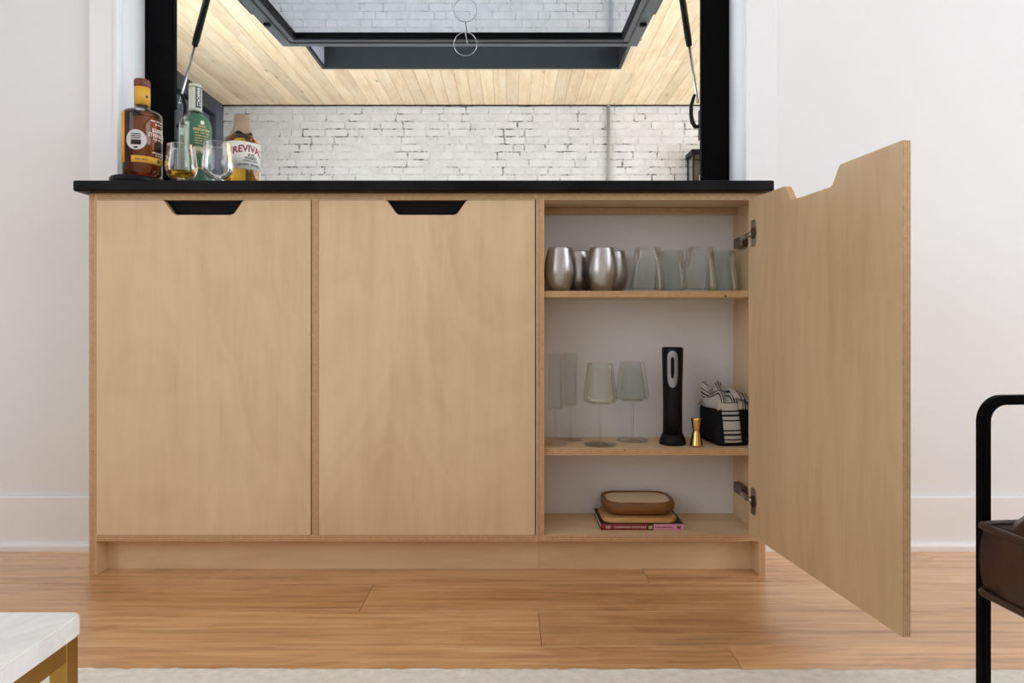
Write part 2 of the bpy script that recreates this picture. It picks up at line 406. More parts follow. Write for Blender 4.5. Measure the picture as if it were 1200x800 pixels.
# oak floor boards, each one an object under the floor
fl = struct(obj('floor', box(nb(), RX0, RX1, RY0, WALLY, -.06, -.014), 'roof_dark'), 'pale oak plank floor')
PITCH = 0.142
def plank_x(x0, x1, y0, y1):
    c, g = 0.0004, 0.0005
    L = (x1-x0)/2; h = (y1-y0)/2
    sec = [(-h+g, -.014), (h-g, -.014), (h-g, -c), (h-g-c, 0), (-h+g+c, 0), (-h+g, -c)]
    bm = nb(); a = [bm.verts.new((-L+g, y, z)) for y, z in sec]; d = [bm.verts.new((L-g, y, z)) for y, z in sec]
    bm.faces.new(a); bm.faces.new(list(reversed(d)))
    for i in range(6): bm.faces.new((a[i], d[i], d[(i+1) % 6], a[(i+1) % 6]))
    obj('plank', bm, 'oak_floor', fl, ((x0+x1)/2, (y0+y1)/2, 0), norm=True)
first = {0: -.31 + 0, 1: .0535, 2: .39, -1: .31, 3: -.9}
yr = 1.469
k = 0
ytop = 1.469 + 2*PITCH
row = -2
while ytop > RY0:
    y1 = min(ytop, WALLY); y0 = max(ytop-PITCH, RY0)
    if y1-y0 > .01:
        L = 1.75
        j = first.get(row, random.uniform(-1.2, 1.2))
        xs = [j]
        while xs[-1] < RX1: xs.append(xs[-1]+L*random.uniform(.8, 1.05))
        while xs[0] > RX0: xs.insert(0, xs[0]-L*random.uniform(.8, 1.05))
        xs = [max(RX0, min(RX1, x)) for x in xs]
        for a, c_ in zip(xs, xs[1:]):
            if c_-a > .02: plank_x(a, c_, y0, y1)
    ytop -= PITCH; row += 1

# baseboards with a shoe moulding
def baseboard(name, x0, x1):
    bm = nb(); box(bm, x0, x1, 1.686, WALLY, 0, .137, .003)
    o = struct(obj(name, bm, 'trim_paint'))
    t = nb(); prism(t, [(0, 0), (-.013, 0), (-.013, .012), (-.009, .019), (0, .022)], x0, x1, axis='y')
    for v in t.verts: v.co = Vector((v.co.y, 1.6865+v.co.x, v.co.z))
    obj('shoe_moulding', t, 'trim_paint', o, norm=True)
baseboard('baseboard_left', RX0, -.980); baseboard('baseboard_right', .587, RX1)
# window casing
def casing(name, x0, x1, s):
    bm = nb(); box(bm, x0, x1, 1.682, WALLY, .9105, HZ1+.08, .002)
    o = struct(obj(name, bm, 'trim_paint'))
    xi = x1 if s < 0 else x0
    obj('bead', box(nb(), min(xi, xi+s*.012), max(xi, xi+s*.012), 1.677, 1.683, .9105, HZ1+.08, .002), 'trim_paint', o)
casing('trim_1', -1.089, -1.012, -1); casing('trim_2', .599, .681, 1)
struct(obj('trim_3', box(nb(), -1.089, .681, 1.682, WALLY, HZ1+.08, HZ1+.165, .002), 'trim_paint'))

# ------------------------------------------------------------------ the black flip-up window
win = sempty('window_1', 'black pass-through window with flip-up glazed sash propped open', (0, 0, 0))
FY0, FY1 = 1.80, 1.817
obj('window_frame', box(nb(), -1.0115, -.9305, FY0, FY1, .905, HZ1, .001), 'black_frame', win)
obj('window_frame', box(nb(), .5217, .5985, FY0, FY1, .905, HZ1, .001), 'black_frame', win)
obj('window_frame', box(nb(), -.9305, .5217, FY0, FY1, 1.705, HZ1, .001), 'black_frame', win)
obj('window_sill', box(nb(), -1.0115, .5985, FY0+.001, OUTY+.03, .885, .903, .002), 'black_frame', win)
SX0, SX1, SL, SH = -.930, .5085, .835, .045
hz = 1.662
def ring(bm, x0, x1, y0, y1, w, z0, z1, bev=.002):
    box(bm, x0, x0+w, y0, y1, z0, z1, bev); box(bm, x1-w, x1, y0, y1, z0, z1, bev)
    box(bm, x0+w, x1-w, y0, y0+w, z0, z1, bev); box(bm, x0+w, x1-w, y1-w, y1, z0, z1, bev); return bm
sash = obj('sash', ring(nb(), SX0, SX1, 0, SL, .066, 0, SH), 'sash_metal', win, (0, FY1+.003, hz), (math.radians(2.9), 0, 0))
obj('gasket', ring(nb(), SX0+.066, SX1-.066, .066, SL-.066, .010, .004, .030, 0), 'black_rubber', sash)
obj('sash_lip', ring(nb(), SX0+.040, SX1-.040, .040, SL-.040, .006, -.004, .001, 0), 'charcoal_metal', sash)
obj('pane', box(nb(), SX0+.070, SX1-.070, .070, SL-.070, .016, .022), 'coated_glass', sash)
for x in (SX0+.022, SX1-.022): obj('catch', box(nb(), x-.012, x+.012, SL-.24, SL-.222, -.010, .001, .002), 'black_rubber', sash)
for x in (SX0-.004, SX1+.004): obj('strut_bracket', box(nb(), x-.004, x+.004, .02, .53, .002, .03, .001), 'charcoal_metal', sash)
t = nb(); RR = .044
tube(t, [(-.178+RR*math.sin(2*PI*i/40), .676, -RR-.003+RR*math.cos(2*PI*i/40)) for i in range(40)], .0014, 8, True)
rp = obj('ring_pull', t, 'steel_rod', sash, (0, 0, 0)); rp.rotation_euler = (0, 0, 0)
obj('ring_bracket', box(nb(), -.1795, -.1765, .674, .79, -.0045, -.0015, 0), 'steel_rod', sash)
for sx, xx in ((-1, -.922), (1, .5150)):
    p0 = Vector((xx, 1.812, 1.195)); p1 = Vector((xx, 1.900, 1.392)); p2 = Vector((xx, 2.028, 1.682))
    so = obj('gas_strut', tube(nb(), [p1, p1+(p2-p1)*.04, p1+(p2-p1)*.06, p2], .0098, 12, radii=[.0085, .0085, .0098, .0098]), 'black_plastic', win)
    obj('rod', tube(nb(), [p0, p1+(p2-p1)*.02], .0036, 10), 'steel_rod', so)
    xj = -.9305 if sx < 0 else .5217
    obj('catch_plate', box(nb(), min(xj, xj-sx*.005), max(xj, xj-sx*.005), 1.801, 1.816, 1.090, 1.172, .001), 'charcoal_metal', win)
    hx = xj - sx*.003
    pts = [(hx, 1.808, 1.128), (hx-sx*.012, 1.808, 1.127), (hx-sx*.020, 1.808, 1.140), (hx-sx*.0235, 1.808, 1.160), (hx-sx*.023, 1.808, 1.185), (hx-sx*.017, 1.808, 1.206), (hx-sx*.013, 1.808, 1.216)]
    obj('latch_handle', tube(nb(), pts, .005, 10, radii=[.005, .006, .006, .0055, .005, .0045, .004]), 'black_plastic', win)

# ------------------------------------------------------------------ covered patio beyond
PY = 5.80; PZ = 2.504; PX0, PX1 = -2.56, 5.2
struct(obj('floor_patio', box(nb(), PX0-.3, PX1+3, OUTY, PY+.2, -.25, -.15), 'concrete'), 'pale concrete patio floor')
bw = struct(obj('wall_patio', box(nb(), PX0-.2, PX1, PY+.0045, PY+.2, -.15, PZ-.003), 'painted_joint'), 'white painted brick patio wall')
CH, BLN = .0674, .200
def brick_bm(L, H, jit):
    bm = nb(); box(bm, -L/2, L/2, 0, .03, -H/2, H/2)
    for v in bm.verts:
        if v.co.y < .01: v.co.x += random.uniform(-jit, jit); v.co.z += random.uniform(-jit, jit); v.co.y += random.uniform(-.0012, .0012)
    bmesh.ops.bevel(bm, geom=[e for e in bm.edges if all(v.co.y < .01 for v in e.verts)], offset=.006, segments=2, affect='EDGES')
    return bm
brick_meshes = {}
for L in (.200, .215, .100, .185):
    brick_meshes[L] = []
    for i in range(6):
        bm = brick_bm(L-.003, CH-.003, .0026); me = bpy.data.meshes.new('brick'); bm.to_mesh(me); bm.free(); me.materials.append(M['painted_brick']); brick_meshes[L].append(me)
ztop = PZ - .004
rest = nb(); nbk = 0
for r in range(42):
    zc = ztop - CH*(r+.5)
    if zc-CH/2 < -.15: break
    xl = PX0 - (.10 if r % 2 else 0) - random.uniform(0, .03)
    while xl < PX1:
        L = random.choice((.200, .200, .200, .215, .185, .200, .100)); xc = xl+L/2; xl += L
        if xl > PX1: break
        y = PY+random.uniform(-.0015, .0015)
        if r < 11 and xc < 2.62 and nbk < 300:
            nbk += 1
            o = bpy.data.objects.new('brick', random.choice(brick_meshes[L])); C.objects.link(o); o.parent = bw
            o.location = (xc, y, zc); o.rotation_euler = (0, random.uniform(-.007, .007), random.uniform(-.006, .006))
        else:
            box(rest, xc-L/2+.002, xc+L/2-.002, y, y+.03, zc-CH/2+.002, zc+CH/2-.002, .004)
o = obj('brickwork', rest, 'painted_brick', bw); o['kind'] = 'stuff'
# pine boards of the patio ceiling with the roof void above, a skylight well cut through
KX0, KX1, KY0, KY1 = -1.41, .80, 3.05, 4.91
b = nb()
box(b, PX0-.3, KX0-.03, OUTY, PY+.2, 2.56, 2.62); box(b, KX1+.03, PX1+.1, OUTY, PY+.2, 2.56, 2.62)
box(b, KX0-.03, KX1+.03, OUTY, KY0-.03, 2.56, 2.62); box(b, KX0-.03, KX1+.03, KY1+.03, PY+.2, 2.56, 2.62)
box(b, PX0-.3, PX1+.1, PY+.001, PY+.2, PZ-.0028, 2.56)  # dark strip added as the shadow line between boards and brick
pc = struct(obj('ceiling_patio', b, 'roof_dark'), 'pine tongue-and-groove patio ceiling')
def plank_y(x0, x1, y0, y1):
    c, g = .004, .0004
    L = (y1-y0)/2; h = (x1-x0)/2
    sec = [(-h+g, .02), (h-g, .02), (h-g, c), (h-g-c, 0), (-h+g+c, 0), (-h+g, c)]
    bm = nb(); a = [bm.verts.new((x, -L+g, z)) for x, z in sec]; d = [bm.verts.new((x, L-g, z)) for x, z in sec]
    bm.faces.new(a); bm.faces.new(list(reversed(d)))
    for i in range(6): bm.faces.new((a[i], d[i], d[(i+1) % 6], a[(i+1) % 6]))
    obj('ceiling_board', bm, 'pine_ceiling', pc, ((x0+x1)/2, (y0+y1)/2, PZ), norm=True)
BP = .1005
x = PX0
while x < PX1-.02:
    x1 = min(x+BP, PX1)
    segs = [(OUTY, PY-.030)]
    if x1 > KX0+.001 and x < KX1-.001:
        if x < KX0: plank_y(x, KX0, KY0, KY1)
        if x1 > KX1: plank_y(KX1, x1, KY0, KY1)
        segs = [(OUTY, KY0), (KY1, PY-.030)]
    for a, c_ in segs:
        if c_-a > 2:
            j = random.uniform(a+1.2, c_-.35)
            plank_y(x, x1, a, j); plank_y(x, x1, j, c_)
            continue
        plank_y(x, x1, a, c_)
    x = x1
sk = sempty('window_2', 'charcoal lined skylight well in the pine patio ceiling')
KZ = 2.98
obj('well_lining', box(nb(), KX0-.02, KX0, KY0, KY1, PZ-.004, KZ), 'grey_lining', sk)
obj('well_lining', box(nb(), KX1, KX1+.02, KY0, KY1, PZ-.004, KZ), 'charcoal_metal', sk)
obj('well_lining', box(nb(), KX0-.02, KX1+.02, KY1, KY1+.02, PZ-.004, KZ), 'charcoal_metal', sk)
obj('well_lining', box(nb(), KX0-.02, KX1+.02, KY0-.02, KY0, PZ-.004, KZ), 'charcoal_metal', sk)
obj('well_trim', ring(nb(), KX0-.022, KX1+.022, KY0-.022, KY1+.022, .024, PZ-.012, PZ+.01, 0), 'charcoal_metal', sk)
obj('well_frame', ring(nb(), KX0-.02, KX1+.02, KY0-.02, KY1+.02, .09, KZ, KZ+.05, 0), 'charcoal_metal', sk)
obj('pane', box(nb(), KX0+.06, KX1-.06, KY0+.06, KY1-.06, KZ+.015, KZ+.025), 'pane_glass', sk)
# dark panelled side wall
ws = struct(obj('wall_patio_left', box(nb(), PX0-.2, PX0-.07, 4.55, PY-.001, -.15, 2.56), 'navy_paint'), 'dark navy panelled patio side wall')
obj('corner_post', box(nb(), PX0-.07, PX0, 5.655, PY-.002, -.15, PZ, .003), 'slate_paint', ws)
obj('header', box(nb(), PX0-.07, PX0+.004, OUTY, 5.655, 2.375, PZ, .003), 'navy_paint', ws)
obj('header', box(nb(), PX0-.07, PX0, OUTY, 4.40, 1.85, 2.375, .003), 'navy_paint', ws)  # unseen drop added to cut sky light on the ceiling boards
obj('corner_post', box(nb(), PX0-.2, PX0, 4.40, 4.55, -.15, PZ, .003), 'slate_paint', ws)
for a, c_ in ((4.62, 5.57),):
    obj('door_panel', box(nb(), PX0-.068, PX0-.030, a, c_, -.12, 2.345, .004), 'slate_paint', ws)
    for q in (a, c_-.10): obj('stile', box(nb(), PX0-.032, PX0-.016, q, q+.10, -.12, 2.345, .003), 'slate_paint', ws)
    obj('rail', box(nb(), PX0-.032, PX0-.016, a+.10, c_-.10, 2.24, 2.345, .003), 'slate_paint', ws)

t = nb(); tube(t, [(.853, PY-.020, -.14), (.853, PY-.020, 1.0), (.853, PY-.020, PZ-.001)], .0135, 14)
cdt = thing('conduit_pipe', 'vertical grey metal conduit pipe on the white brick wall', 'pipe', (.853, PY-.02, -.15))
for v in t.verts: v.co -= Vector((.853, PY-.02, -.15))
obj('pipe', t, 'conduit_metal', cdt)
for z in (.5, 1.4): obj('strap', box(nb(), -.030, .030, -.0155, .019, z, z+.018, .002), 'conduit_metal', cdt)

# wall lantern on the brick wall, partly behind the window jamb
LX, LZ = 1.66, 1.76
ln = thing('wall_lantern', 'black metal box lantern with glass sides mounted on the white brick', 'lantern', (LX, PY, LZ))
obj('back_plate', box(nb(), -.07, .07, -.012, .002, -.02, .30, .002), 'black_plastic', ln)
obj('cap', box(nb(), -.125, .125, -.215, -.012, .262, .305, .006), 'black_plastic', ln)
obj('base', box(nb(), -.115, .115, -.205, -.012, -.02, 0, .003), 'black_plastic', ln)
for xx in (-.112, .100):
    for yy in (-.203, -.030): obj('bar', box(nb(), xx, xx+.012, yy, yy+.012, -.001, .263, 0), 'black_plastic', ln)
for a in ((-.098, .098, -.199, -.196), (-.098, .098, -.026, -.023)): obj('pane', box(nb(), a[0], a[1], a[2], a[3], 0, .262), 'clear_glass', ln)
for a in (-.108, .105): obj('pane', box(nb(), a, a+.003, -.19, -.031, 0, .262), 'clear_glass', ln)
t = nb(); lathe(t, [(0, 0), (.03, 0), (.03, .10), (.012, .14), (0, .15)], 16, (0, -.11)); obj('bulb', t, 'label_white', ln)

# ------------------------------------------------------------------ plywood cabinets
D0 = 1.512; T = .015
ctop, rtop, dtop, dbot, btm = .8850, .8850, .8700, .0941, .0800
EV = ['birch_ply', 'ply_edge_x', 'ply_edge_y', 'ply_edge_z']
EH = ['birch_ply_flat', 'ply_edge_x', 'ply_edge_y', 'ply_edge_z']
BACK = 1.694
def vpanel(name, x0, x1, root, z0=0.0, z1=rtop, y1=BACK):
    ox, oy, oz = root.location
    return obj(name, box(nb(), x0-ox, x1-ox, D0-oy, y1-oy, z0, z1, .0006, 0, {'-y': 1}), EV, root)
def hpanel(name, x0, x1, z0, z1, root, y0=D0, y1=BACK):
    ox, oy, oz = root.location
    return obj(name, box(nb(), x0-ox, x1-ox, y0-oy, y1-oy, z0, z1, .0006, 0, {'-y': 3}), EH, root)
def door_bm(W, z0, z1, t=T):
    """x from 0 (hinge side) to -W, front at y=0, back at y=t; finger notch in the top edge"""
    c = -W/2; tw, bwid, dp = .093, .066, .0345
    pts = [(0, z0), (0, z1)]
    def arc(cx, cz, r, a0, a1, n=5): return [(cx+r*math.cos(a0+(a1-a0)*i/n), cz+r*math.sin(a0+(a1-a0)*i/n)) for i in range(n+1)]
    ang = math.atan2(dp, tw-bwid)
    prof = [(c+tw+.004, z1), (c+tw-.001, z1-.0015), (c+tw-.004, z1-.005), (c+bwid+.008, z1-dp+.008), (c+bwid+.004, z1-dp+.003), (c+bwid-.003, z1-dp)]
    pts += prof + [(2*c-x, z) for x, z in reversed(prof)] + [(-W, z1), (-W, z0)]
    bm = nb(); prism(bm, pts, 0, t, mat=3)
    bm.normal_update()
    for f in bm.faces:
        if abs(f.normal.y) > .9: f.material_index = 0
        elif abs(f.normal.x) > .9: f.material_index = 2
        else: f.material_index = 2
    return bm
cabA = thing('plywood_cabinet', 'wide birch plywood cabinet with two closed doors and finger notches', 'cabinet', (-.458, D0, 0))
vpanel('side_panel', -.979, -.9625, cabA); vpanel('side_panel', .0555, .0630, cabA, btm)
vpanel('divider', -.4630, -.4482, cabA, dbot, dtop)
hpanel('top_panel', -.9625, .0555, dtop, rtop, cabA); hpanel('bottom_panel', -.9625, .0555, btm, dbot, cabA)
obj('toe_kick', box(nb(), -.9625+.458, .0634+.458, 1.557-D0, 1.570-D0, 0, btm, 0), 'birch_ply_flat', cabA)
obj('back_panel', box(nb(), -.9625+.458, .0555+.458, 1.686-D0, 1.694-D0, dbot, dtop), 'white_board', cabA)
for hx, W in ((-.9610, None), (-.4470, None)):
    x0, x1 = (-.9612, -.4655) if hx < -.5 else (-.4470, .0530)
    d = obj('door', door_bm(x1-x0, dbot+.0008, dtop-.0008), EV, cabA, (x1+.458, .0, 0))
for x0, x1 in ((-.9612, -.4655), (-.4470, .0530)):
    obj('notch_shade', box(nb(), (x0+x1)/2+.458-.108, (x0+x1)/2+.458+.108, .0158, .0190, dtop-.055, dtop-.0002), 'black_rubber', cabA)  # black strip added in place of the shade inside the notch
cabB = thing('plywood_cabinet', 'birch plywood cabinet with door swung open, showing shelves of glasses', 'cabinet', (.3245, D0, 0))
vpanel('side_panel', .0638, .0745, cabB, btm); vpanel('side_panel', .5712, .5860, cabB)
hpanel('top_stretcher', .0745, .5712, dtop, rtop, cabB, y1=1.572)
hpanel('top_panel', .0745, .5712, .877, rtop, cabB, y0=1.573)
hpanel('back_stretcher', .0745, .5712, .862, .8768, cabB, y0=1.655, y1=1.686)
hpanel('bottom_panel', .0745, .5712, btm, dbot, cabB)
hpanel('shelf', .0745, .5712, .6450, .6600, cabB, y0=1.527, y1=1.6855)
hpanel('shelf', .0745, .5712, .2755, .2911, cabB, y0=1.527, y1=1.6855)
obj('toe_kick', box(nb(), .0638-.3245, .5712-.3245, 1.557-D0, 1.570-D0, 0, btm, 0), 'birch_ply_flat', cabB)
obj('back_panel', box(nb(), .0745-.3245, .5712-.3245, 1.686-D0, 1.694-D0, dbot, .877), 'white_board', cabB)
TH = math.radians(96.7)
DW = .5015
dr = obj('door', door_bm(DW, .0990, .8690, .014), EV, cabB, (.5607-.3245, 1.5128-D0, 0), (0, 0, TH))
def hinge(z, dz=0):
    # cup plate on the inner face of the door, arm and block reaching to the side panel
    t = nb()
    prism(t, [(x_, z_) for x_, z_ in [(-.016, z-.027), (-.020, z-.030), (-.032, z-.030), (-.036, z-.026), (-.038, z-.012), (-.040, z), (-.038, z+.012), (-.036, z+.026), (-.032, z+.030), (-.020, z+.030), (-.016, z+.027)]], .0135, .0165)
    h = obj('hinge_plate', t, 'nickel', dr)
    c = nb(); prism(c, [(-.027+.0125*math.cos(2*PI*i/20), z+.0125*math.sin(2*PI*i/20)) for i in range(20)], .0164, .0180); obj('hinge_cup', c, 'dark_nickel', h)
    a = nb()
    R = Matrix.Rotation(-TH, 4, 'Z'); off = Vector((.5607, 1.5128, 0))
    tl = lambda x, y, zz: (R @ (Vector((x, y, zz))-off))
    p = [tl(.5485, 1.490, z), tl(.545, 1.520, z-.002), tl(.548, 1.552, z-.003), tl(.560, 1.588, z-.004)]
    tube(a, p, .0058, 8, radii=[.005, .006, .0065, .0065]); obj('hinge_arm', a, 'nickel', h)
    return h
for z in (.789, .180): hinge(z)
for z in (.783, .176):
    obj('hinge_block', box(nb(), .5545-.3245, .5713-.3245, 1.583-D0, 1.638-D0, z-.013, z+.012, .002), 'dark_nickel', cabB)

# continuous black worktop running back into the window opening
tag(obj('countertop', box(nb(), -1.000, .5975, 1.487, 1.799, .8852, .9100, .004, seg=3), 'black_stone'), 'long black stone countertop with rounded edges over both cabinets', 'countertop')
ct = bpy.data.objects['countertop']

CT = .9100
# ------------------------------------------------------------------ bottles on the counter
def cyl_map(r, phi0, zc): return lambda u, v: (r*math.sin(u/r+phi0), -r*math.cos(u/r+phi0), zc+v)
def arc_label(r, a0, a1, z0, z1, n=18, slant=0.0, th=.0004):
    bm = nb(); g = []
    for k in range(n+1):
        a = a0+(a1-a0)*k/n; s = slant*(k/n-.5)
        g.append([bm.verts.new((rr*math.sin(a), -rr*math.cos(a), z+s)) for rr, z in ((r, z0), (r+th, z0), (r+th, z1), (r, z1))])
    for q, w_ in zip(g, g[1:]):
        for i in range(4): f = bm.faces.new((q[i], w_[i], w_[(i+1) % 4], q[(i+1) % 4])); f.smooth = i == 1
    bm.faces.new(g[0]); bm.faces.new(list(reversed(g[-1])))
    bmesh.ops.recalc_face_normals(bm, faces=bm.faces); return bm
def face_cam(x, y): return math.atan2(-x, y)   # turn local -Y to the camera's side of the room
def rot_for(x, y):
    a, b_ = -x, -y; return math.atan2(a, -b_)
def disc_bm(r, c_phi, zc, R, n=28):
    bm = nb(); f = []
    rings = []
    for q in (0, .35, .7, 1.0):
        rings.append([Vector((q*r*math.cos(2*PI*i/n), q*r*math.sin(2*PI*i/n), 0)) for i in range(n)] if q else [Vector((0, 0, 0))])
    mp = cyl_map(R, c_phi, zc); vr = [[bm.verts.new(mp(p.x, p.y)) for p in rg] for rg in rings]
    for i in range(n): bm.faces.new((vr[0][0], vr[1][i], vr[1][(i+1) % n]))
    for a, c_ in zip(vr[1:], vr[2:]):
        for i in range(n): bm.faces.new((a[i], c_[i], c_[(i+1) % n], a[(i+1) % n]))
    bm.normal_update(); return bm
# round black riser
rs = nb(); lathe(rs, [(0, 0), (.056, 0), (.060, .004), (.060, .0150), (.057, .0180), (0, .0180)], 40)
tag(obj('round_riser', rs, 'black_plastic', None, (-.893, 1.562, CT)), 'low round black riser under the dark amber whiskey bottle', 'tray')
# 1: dark amber bottle
bx_, by_ = -.8835, 1.562; z0 = CT+.0180
B1 = thing('whiskey_bottle', 'dark amber whiskey bottle with brown stopper, yellow neck band and round white sticker', 'bottle', (bx_, by_, z0), rot_for(bx_, by_))
B1.scale = (1, 1, 1.045)
R1 = .0432
t = nb(); lathe(t, [(0, 0), (.038, 0), (R1, .004), (R1, .141), (R1-.0012, .147), (R1-.005, .1515), (R1-.012, .1545), (.024, .1565), (.0185, .1595), (.0165, .166), (.0165, .208), (0, .208)], 40)
obj('glass', t, 'bottle_glass', B1)
t = nb(); lathe(t, [(0, .008), (.036, .008), (R1-.003, .011), (R1-.003, .141), (R1-.006, .1475), (0, .148)], 40); obj('whiskey', t, 'whisky_dark', B1)
t = nb(); lathe(t, [(0, .209), (.0168, .209), (.0178, .211), (.0178, .223), (.0165, .226), (0, .226)], 32); obj('stopper', t, 'cap_brown', B1)
obj('neck_band', arc_label(.0168, -PI*.999, PI*.999, .167, .2085, 36), 'label_yellow', B1)
t = nb()
obj('neck_mark', disc_bm(.0032, .6, .186, .0175), 'ink_black', B1)
obj('side_label', arc_label(R1+.0002, -1.45, -.98, .030, .144, 8), 'label_yellow', B1)
st = obj('sticker', disc_bm(.0225, -.30, .080, R1+.0016), 'label_grey', B1)
for wd, zz in ((.019, .0925), (.022, .0880), (.020, .0835)):
    obj('sticker_print', marks(wd, .0030, cyl_map(R1+.0020, -.30, zz), 1), 'ink_black', st)
obj('sticker_emblem', arc_label(R1+.0017, -.30-.24, -.30+.24, .069, .0795, 8), 'ink_black', st)
obj('sticker_emblem', arc_label(R1+.0017, -.30-.09, -.30+.09, .0610, .0645, 6), 'ink_black', st)
fr = obj('front_label', arc_label(R1+.0002, -.55, 1.35, .030, .045, 20), 'label_yellow', B1)
obj('small_print', marks(.026, .0030, cyl_map(R1+.0012, -.05, .0375), 2), 'ink_maroon', fr)
obj('label_dot', disc_bm(.0040, .85, .0375, R1+.0010), 'ink_black', fr)
for tx, zz, ph in (('BARREL', .1055, .86), ('STRENGTH', .0945, .84)):
    obj('lettering', text_bm(tx, .0125, cyl_map(R1+.0012, ph, zz), bold=.0002, xs=.82), 'ink_white', B1)
for wd, zz, ph in ((.036, .127, .80), (.020, .120, .88), (.034, .0860, .90), (.034, .0555, .86), (.018, .0500, .86)):
    obj('small_print', marks(wd, .0030, cyl_map(R1+.0012, ph, zz), 3), 'ink_white', B1)
obj('label_emblem', arc_label(R1+.0004, .68, 1.15, .060, .081, 8), 'ink_black', B1)
# 2: tall clear bottle with a green label
bx_, by_ = -.8440, 1.742
B2 = thing('whiskey_bottle', 'tall clear whiskey bottle with green label and white paper neck', 'bottle', (bx_, by_, CT), rot_for(bx_, by_))
R2 = .0400
P2 = [(R2, .005), (R2, .190), (.0392, .202), (.0360, .212), (.0300, .220), (.0220, .2265), (.0175, .232)]
t = nb(); lathe(t, [(0, 0), (.036, 0)] + P2 + [(.0160, .242), (.0158, .288), (0, .288)], 40); obj('glass', t, 'bottle_glass', B2)
t = nb(); lathe(t, [(0, .010), (.034, .010), (R2-.003, .014), (R2-.003, .190), (.0362, .201), (0, .2012)], 40); obj('whiskey', t, 'whisky_pale', B2)
t = nb(); lathe(t, [(.0163, .236), (.0163, .303), (.0150, .309), (0, .309)], 32); nw = obj('neck_wrap', t, 'neck_paper', B2)
obj('neck_label', arc_label(.0165, .05, .95, .244, .300, 8), 'ink_slate', nw)
cm_ = cyl_map(.0172, .5, .272)
obj('neck_print', marks(.050, .0080, lambda u, v: cm_(v, -u), 1), 'ink_white', nw)
obj('neck_ring', arc_label(.0164, -PI*.99, PI*.99, .2985, .3005, 30), 'ink_slate', nw)
def prof_label(prof, a0, a1, n=20, off=.0007):
    bm = nb(); g = [[bm.verts.new(((r_+off)*math.sin(a0+(a1-a0)*k/n), -(r_+off)*math.cos(a0+(a1-a0)*k/n), z_)) for r_, z_ in prof] for k in range(n+1)]
    for a, c_ in zip(g, g[1:]):
        for i in range(len(prof)-1): bm.faces.new((a[i], c_[i], c_[i+1], a[i+1])).smooth = True
    return bm
gl_ = obj('green_label', prof_label([(R2, .030)] + P2[1:-1], -.34, 1.30), 'label_green', B2)
obj('label_band', arc_label(R2+.0010, -.34, 1.30, .117, .136, 20), 'label_band', gl_)
obj('label_emblem', disc_bm(.0055, .42, .2000, R2+.0016), 'ink_white', gl_)
for wd, hh, zz, nw_ in ((.020, .0062, .1900, 1), (.044, .0072, .1812, 1), (.040, .0036, .1725, 3), (.036, .0036, .1650, 2), (.038, .0032, .1580, 2), (.040, .0032, .1515, 4), (.038, .0032, .1450, 3), (.030, .0038, .0800, 2)):
    obj('small_print', marks(wd, hh, cyl_map(R2+.0016, .42, zz), nw_), 'ink_gold', gl_)
obj('lettering', text_bm('10', .0140, cyl_map(R2+.0016, .48, .1030)), 'ink_white', gl_)
obj('band_emblem', disc_bm(.0062, .45, .1265, R2+.0022), 'ink_white', gl_)
# 3: squat amber bottle with cream label
bx_, by_ = -.6880, 1.664
B3 = thing('whiskey_bottle', 'squat golden whiskey bottle with cream label lettered in red and kraft-wrapped neck', 'bottle', (bx_, by_, CT), rot_for(bx_, by_))
R3 = .0440
t = nb(); lathe(t, [(0, 0), (.040, 0), (R3, .005), (R3, .127), (.0425, .134), (.037, .143), (.029, .150), (.0240, .155), (.0198, .164), (.0180, .174), (.0180, .186), (0, .186)], 40); obj('glass', t, 'bottle_glass', B3)
t = nb(); lathe(t, [(0, .008), (.038, .008), (R3-.003, .012), (R3-.003, .127), (.0395, .1335), (.034, .142), (.026, .1485), (0, .1488)], 40); obj('whiskey', t, 'whisky_amber', B3)
t = nb()
n_ = 32; pr = [(.0275, .1530), (.0250, .158), (.0210, .166), (.0190, .174), (.0185, .196), (.0178, .2015), (0, .2018)]
lathe(t, pr, n_)
for v in t.verts:
    a = math.atan2(v.co.y, v.co.x)
    if v.co.z < .156: v.co.z -= .004*math.cos(a*5)
    if v.co.z < .17: v.co.x *= 1+.03*math.cos(a*8); v.co.y *= 1+.03*math.cos(a*8)
obj('neck_wrap', t, 'kraft_wrap', B3)
lb = obj('front_label', arc_label(R3+.0004, -1.5, 1.5, .0586, .1265, 28), 'label_white', B3)
def arch(r, phi0, zc, k=9.0): 
    f = cyl_map(r, phi0, zc); return lambda u, v: f(u, v - k*u*u*.55)
obj('lettering', text_bm('REVIVAL', .0235, arch(R3+.0012, .40, .1090), bold=.0007, xs=.92), 'ink_red', lb)
for tx, sz, zz, mt_ in (('RYE', .0105, .0930, 'ink_black'), ('WHISKEY', .0080, .0858, 'ink_black')):
    obj('lettering', text_bm(tx, sz, cyl_map(R3+.0012, .52, zz), bold=.0002), mt_, lb)
obj('small_print', marks(.040, .0036, cyl_map(R3+.0012, .52, .0795), 2), 'ink_slate', lb)
obj('small_print', marks(.062, .0062, arch(R3+.0012, .45, .0700, 4), 2), 'ink_slate', lb)
